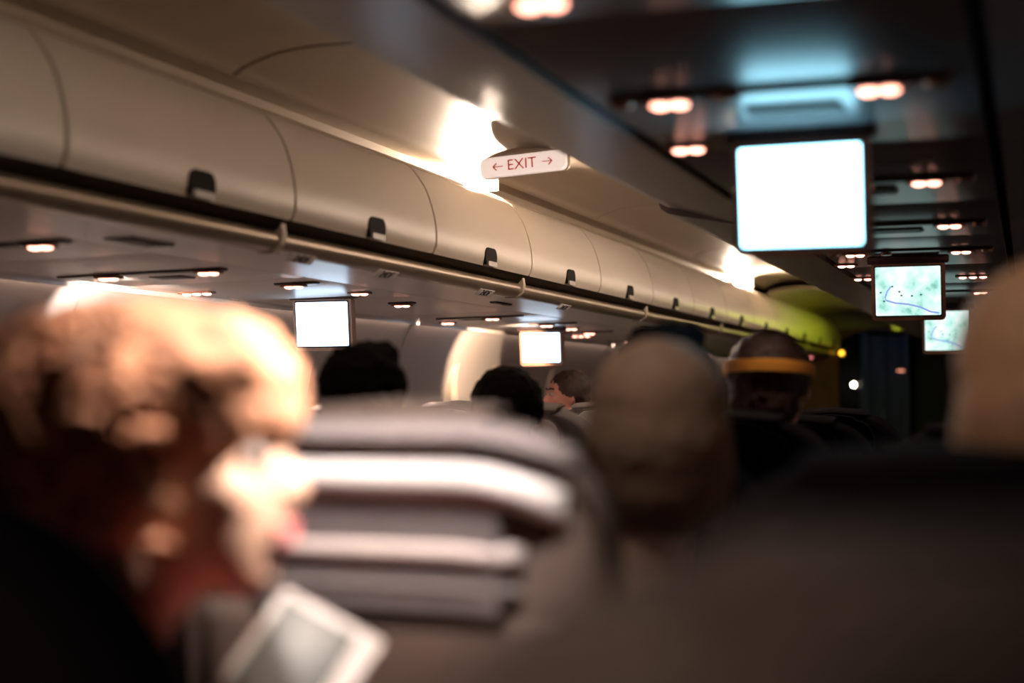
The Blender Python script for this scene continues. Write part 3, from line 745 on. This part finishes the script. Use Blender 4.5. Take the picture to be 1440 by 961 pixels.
# ================================================================== PEOPLE
def person(label, head, yaw, hair, cloth, skin='skin', hair_style='short', seat_y=None, base=None, pose='rest', scale=1.0, tilt=0):
    """head = world centre of the skull (z relative to lens). local +Y is where the face looks; torso sits straight below."""
    hx, hy, hz = head
    t = thing('person', label, 'person', (hx, hy, Z(hz)))
    byaw = 0
    RH = R3('Z', yaw) @ R3('X', -tilt)
    def H(p): return tuple(RH @ Vector(p)*scale)
    # --- one continuous body: skull, jaw, nose, ears, neck, torso, arms, hands, thighs, shins, feet
    bx, by = base if base else (0.0, -.03)      # neck base offset from the head centre
    seat_z = .50 - Z(hz)                         # pelvis height, relative to the head
    def body(infl=0.0, cloth_only=False, vox=.012):
        bm = bmesh.new()
        if not cloth_only:
            ball(bm, H((0, -.010, .030)), (.076*scale, .094*scale, .088*scale), 3, RH)
            ball(bm, H((0, .035, -.030)), (.058*scale, .058*scale, .078*scale), 3, RH)
            ball(bm, H((0, .060, -.088)), (.030, .026, .024), 2, RH)          # chin
            tapered(bm, H((0, .088, .012)), H((0, .110, -.022)), .009, .013)   # nose
            ball(bm, H((0, .084, -.056)), (.024, .014, .014), 2, RH)          # mouth mound
            for s in (-1, 1):
                ball(bm, H((s*.078, -.004, -.006)), (.012, .020, .032), 2, RH) # ear
                ball(bm, H((s*.042, .062, -.020)), (.024, .022, .020), 2, RH)  # cheek
                ball(bm, H((s*.034, .074, .030)), (.024, .014, .010), 2, RH)   # brow ridge
            tapered(bm, H((0, -.018, -.040)), (bx, by, -.19), .056*scale, .062)
        e = infl
        nz = -.235
        ball(bm, (bx, by, nz-.06), (.175+e, .085+e, .075+e), 3)
        ball(bm, (bx, by+.01, nz-.20), (.165+e, .112+e, .17+e), 3)
        ball(bm, (bx, by+.02, (nz-.25+seat_z)/2-.02), (.150+e, .110+e, .20+e), 3)
        ball(bm, (bx, by+.03, seat_z+.04), (.175+e, .13+e, .12+e), 3)
        for s in (-1, 1):
            sh = Vector((bx+s*.185, by, nz-.045)); el = Vector((bx+s*.235, by+.10, nz-.32)); wr_ = Vector((bx+s*.12, by+.34, nz-.36))
            if pose == 'read': wr_ = Vector((bx+s*.02+.11, by+.30, nz-.10)); el = Vector((bx+s*.21, by+.14, nz-.26))
            tapered(bm, sh, el, .052+e, .040+e); tapered(bm, el, el.lerp(wr_, .93), .040+e, .028+e)
            hip = Vector((bx+s*.09, by+.05, seat_z)); kn = Vector((bx+s*.12, by+.50, seat_z+.04)); an = Vector((bx+s*.12, by+.52, seat_z-.38))
            tapered(bm, hip, kn, .085+e, .060+e); tapered(bm, kn, an, .058+e, .038+e)
            if not cloth_only:
                tapered(bm, an, an+Vector((0, .15, -.03)), .040, .030)
                # hand: palm, four unequal bent fingers and a thumb from the palm's side
                d = (wr_-el).normalized(); side = Vector((-s, 0, 0)); up_ = side.cross(d).normalized()
                if up_.z < 0: up_ = -up_
                tapered(bm, el.lerp(wr_, .9), wr_, .027, .024)
                pc = wr_ + d*.045; ax = d.cross(up_).normalized()
                for q in range(4):
                    base_ = wr_ + d*.04 + ax*(q-1.5)*.020
                    tapered(bm, wr_ + ax*(q-1.5)*.012, base_+d*.035, .014, .012)
                    k1 = base_ + d*.040; k2 = k1 + (d*.8-up_*.55)*(.034, .040, .038, .030)[q]; k3 = k2 + (d*.35-up_*.9)*.026
                    tapered(bm, k1, k2, .0095, .0088); tapered(bm, k2, k3, .0088, .0075)
                tb = wr_ + d*.02 - ax*s*.030
                tapered(bm, tb, tb + (d*.6-ax*s*.7)*.040, .0125, .0110); tapered(bm, tb+(d*.6-ax*s*.7)*.040, tb+(d*.95-ax*s*.55)*.062, .0108, .009)
        return fuse(bm, vox, 3)
    me = body(); link('body', me, M[skin], t)
    me = body(.010, True, .014); link('clothing', me, M[cloth], t)
    # --- face details
    for s in (-1, 1):
        bm = bmesh.new(); ball(bm, H((s*.032, .0785, .010)), .0105, 3); e_ = obj('eye', bm, M['eye'], t)
        bm = bmesh.new(); ball(bm, H((s*.032, .0865, .009)), .0052, 2); obj('iris', bm, M['iris'], e_)
    bm = bmesh.new(); ball(bm, H((0, .0955, -.052)), (.022, .008, .0055), 2, RH); ball(bm, H((0, .0945, -.061)), (.019, .008, .006), 2, RH); obj('lips', bm, M['lips'], t)
    for s in (-1, 1):
        bm = bmesh.new(); tube(bm, [H((s*.018, .090, .034)), H((s*.034, .088, .039)), H((s*.052, .076, .034))], .004, 6); obj('eyebrow', bm, M[hair], t)
    # --- hair
    bm = bmesh.new()
    if hair_style == 'short':
        ball(bm, H((0, -.022, .040)), (.086*scale, .100*scale, .090*scale), 4, RH)
        ball(bm, H((0, -.060, -.020)), (.074*scale, .060*scale, .075*scale), 3, RH)
        for s in (-1, 1): ball(bm, H((s*.070, -.02, .02)), (.020, .045, .040), 2, RH)
        hm = fuse(bm, .008, 2, (.006, 60))
    elif hair_style == 'full':
        ball(bm, H((0, -.025, .042)), (.100*scale, .112*scale, .098*scale), 4, RH)
        ball(bm, H((0, -.050, -.010)), (.100*scale, .092*scale, .105*scale), 4, RH)
        ball(bm, H((0, -.052, -.055)), (.093*scale, .080*scale, .100*scale), 4, RH)
        for s in (-1, 1): ball(bm, H((s*.078, -.025, -.04)), (.030, .050, .085), 2, RH)
        hm = fuse(bm, .008, 5, (.0025, 70))
    elif hair_style == 'tufted':
        ball(bm, H((0, -.022, .040)), (.090*scale, .104*scale, .090*scale), 4, RH)
        ball(bm, H((0, -.060, -.020)), (.080*scale, .060*scale, .085*scale), 3, RH)
        ball(bm, H((.03, .0, .105)), (.040, .045, .030), 3, RH)
        hm = fuse(bm, .008, 2, (.010, 40))
    else:   # big curls
        rnd = random.Random(3)
        ball(bm, H((0, -.018, .062)), (.106, .130, .082), 4, RH)
        ball(bm, H((0, .045, .082)), (.066, .040, .040), 3, RH)
        ball(bm, H((0, -.120, -.010)), (.105, .110, .120), 4, RH)
        ball(bm, H((0, -.17, .01)), (.085, .085, .10), 3, RH)
        cap = fuse(bm, .007, 2, (.010, 40)); bm = bmesh.new()
        for k in range(520):
            a = rnd.uniform(0, 2*math.pi); b = rnd.uniform(-.7, 1.4)
            d = Vector((math.cos(a)*math.cos(b), math.sin(a)*math.cos(b), math.sin(b)))
            if d.y > .45 and d.z < .42: continue
            c = Vector((0, -.038, .045)) + Vector((d.x*.112, (d.y*.104 if d.y > 0 else d.y*.205), d.z*.096))
            pts = []
            u = d.cross(Vector((0, 0, 1))).normalized(); v = d.cross(u)
            ph = rnd.uniform(0, 6.28)
            for q in range(9):
                an_ = ph+q*.95; pts.append(H(c + u*math.cos(an_)*.017 + v*math.sin(an_)*.017 - Vector((0, 0, 1))*q*.006 + d*(.004+.010*math.sin(q*.8))))
            tube(bm, pts, .007, 6, [.0062]*8+[.002])
        bm.from_mesh(cap); hm = bpy.data.meshes.new('hair'); bm.to_mesh(hm); bm.free(); hm.shade_smooth()
    link('hair', hm, M[hair], t)
    return t
person('person with ginger-blond curls in profile at the left, mouth open, reading', (-.692, 1.06, -.066), -78, 'hair_blond', 'cl_red', 'skin', 'curls', base=(-.075, -.045), pose='read', tilt=-2)
person('person with smooth ash-brown hair in the middle, seen from behind, blurred', (-.450, 1.80, -.052), 4, 'hair_grey', 'cl_dark', 'skin', 'full', base=(-.02, -.04), scale=.88)
person('person with light brown hair cut off by the right edge', (.030, 1.56, -.01), 12, 'hair_tan', 'cl_dark', 'skin', 'full', base=(-.02, -.03), scale=1.08)
person('person with black tufted hair peeking above the ash-brown head', (-.605, 2.46, -.008), 0, 'hair_dark', 'cl_dark', 'skin', 'tufted', base=(0, -.03))
pb = person('person with dark brown hair and an orange band across the head', (-.567, 3.32, .006), -4, 'hair_brown', 'cl_dark', 'skin', 'short', base=(0, -.03), scale=1.08)
bm = bmesh.new()
pts = [(math.cos(a)*.101, -.020+math.sin(a)*.118, .046-.012*math.sin(a)) for a in [math.radians(q) for q in range(170, 371, 10)]]
A = []
for p in pts:
    n_ = Vector((p[0], p[1]+.02, 0)).normalized()
    A.append([bm.verts.new(Vector(p)+n_*dx+Vector((0, 0, dz))) for dx, dz in ((-.002, -.014), (.004, -.014), (.005, 0), (.004, .014), (-.002, .014))])
for a, b in zip(A, A[1:]):
    for k in range(5): bm.faces.new((a[k], a[(k+1) % 5], b[(k+1) % 5], b[k]))
bm.faces.new(A[0]); bm.faces.new(A[-1][::-1])
o = tag(obj('head_band', bm, M['orange']), 'bright orange band around the dark brown-haired head', 'headband')
o.location = pb.location
person('person with black tousled hair below the larger left monitor', (-1.262, 2.60, -.026), 10, 'hair_dark', 'cl_dark', 'skin', 'tufted', base=(-.04, -.03), scale=.98)
person('person with rounded black hair below the smaller left monitor', (-1.242, 3.40, -.066), 0, 'hair_dark', 'cl_dark', 'skin', 'short', base=(-.04, -.03), scale=1.04)
person('person with a flushed pink face turned back, beside the smaller left monitor', (-1.880, 5.85, -.015), 125, 'hair_brown', 'cl_dark', 'skin_pink', 'short', base=(0, -.03), scale=.9)

# ------------------------------------------------------------------ magazine held by the reader
t = thing('magazine', 'folded magazine with a dark grey picture and pale margins, below the profile face', 'magazine', (-.668, 1.22, Z(-.272)), (math.radians(-38), math.radians(26), math.radians(8)))
bm = bmesh.new(); box(bm, (0, 0, 0), (.115, .003, .150), .001); box(bm, (0, .006, 0), (.113, .003, .148), .001); box(bm, (-.056, .003, 0), (.004, .008, .149), .001); obj('page', bm, M['paper'], t)
bm = bmesh.new(); box(bm, (-.008, -.003, .010), (.082, .002, .110), .0008); obj('picture', bm, M['ink'], t)

# ================================================================== EXTRA BEAMS ADDED NEAR READING LAMPS TO BRIGHTEN SINGLE TARGETS
spot('extra_beam', (-.509, 1.09, Z(.43)), (-.61, 1.05, Z(-.05)), 2.6*P_SPOT, 60, (1, .80, .66), .015)
spot('extra_beam', (-.199, 1.10, Z(.43)), (-.60, 1.06, Z(-.10)), 9*P_SPOT, 17, (1, .84, .72), .012)
spot('extra_beam', (-.47, 1.45, Z(.43)), (-.46, 1.80, Z(-.07)), 0.26*P_SPOT, 40, (1, .88, .72), .015)
spot('extra_beam', (-.199, 1.12, Z(.43)), (-.02, 1.50, Z(.0)), 0.4*P_SPOT, 34, (1, .80, .62), .015)
spot('extra_beam', (-2.38, 3.34, Z(.30)), (-2.70, 3.75, Z(.12)), 6*P_SPOT, 80, (1, .84, .72), .015)
spot('extra_beam', (-.50, .98, Z(.43)), (-.60, 1.27, Z(-.09)), 4.5*P_SPOT, 46, (1, .88, .82), .015)
spot('extra_beam', (-2.2, 6.4, Z(.31)), (-2.70, 6.95, Z(.10)), 8*P_SPOT, 70, WARM, .015)
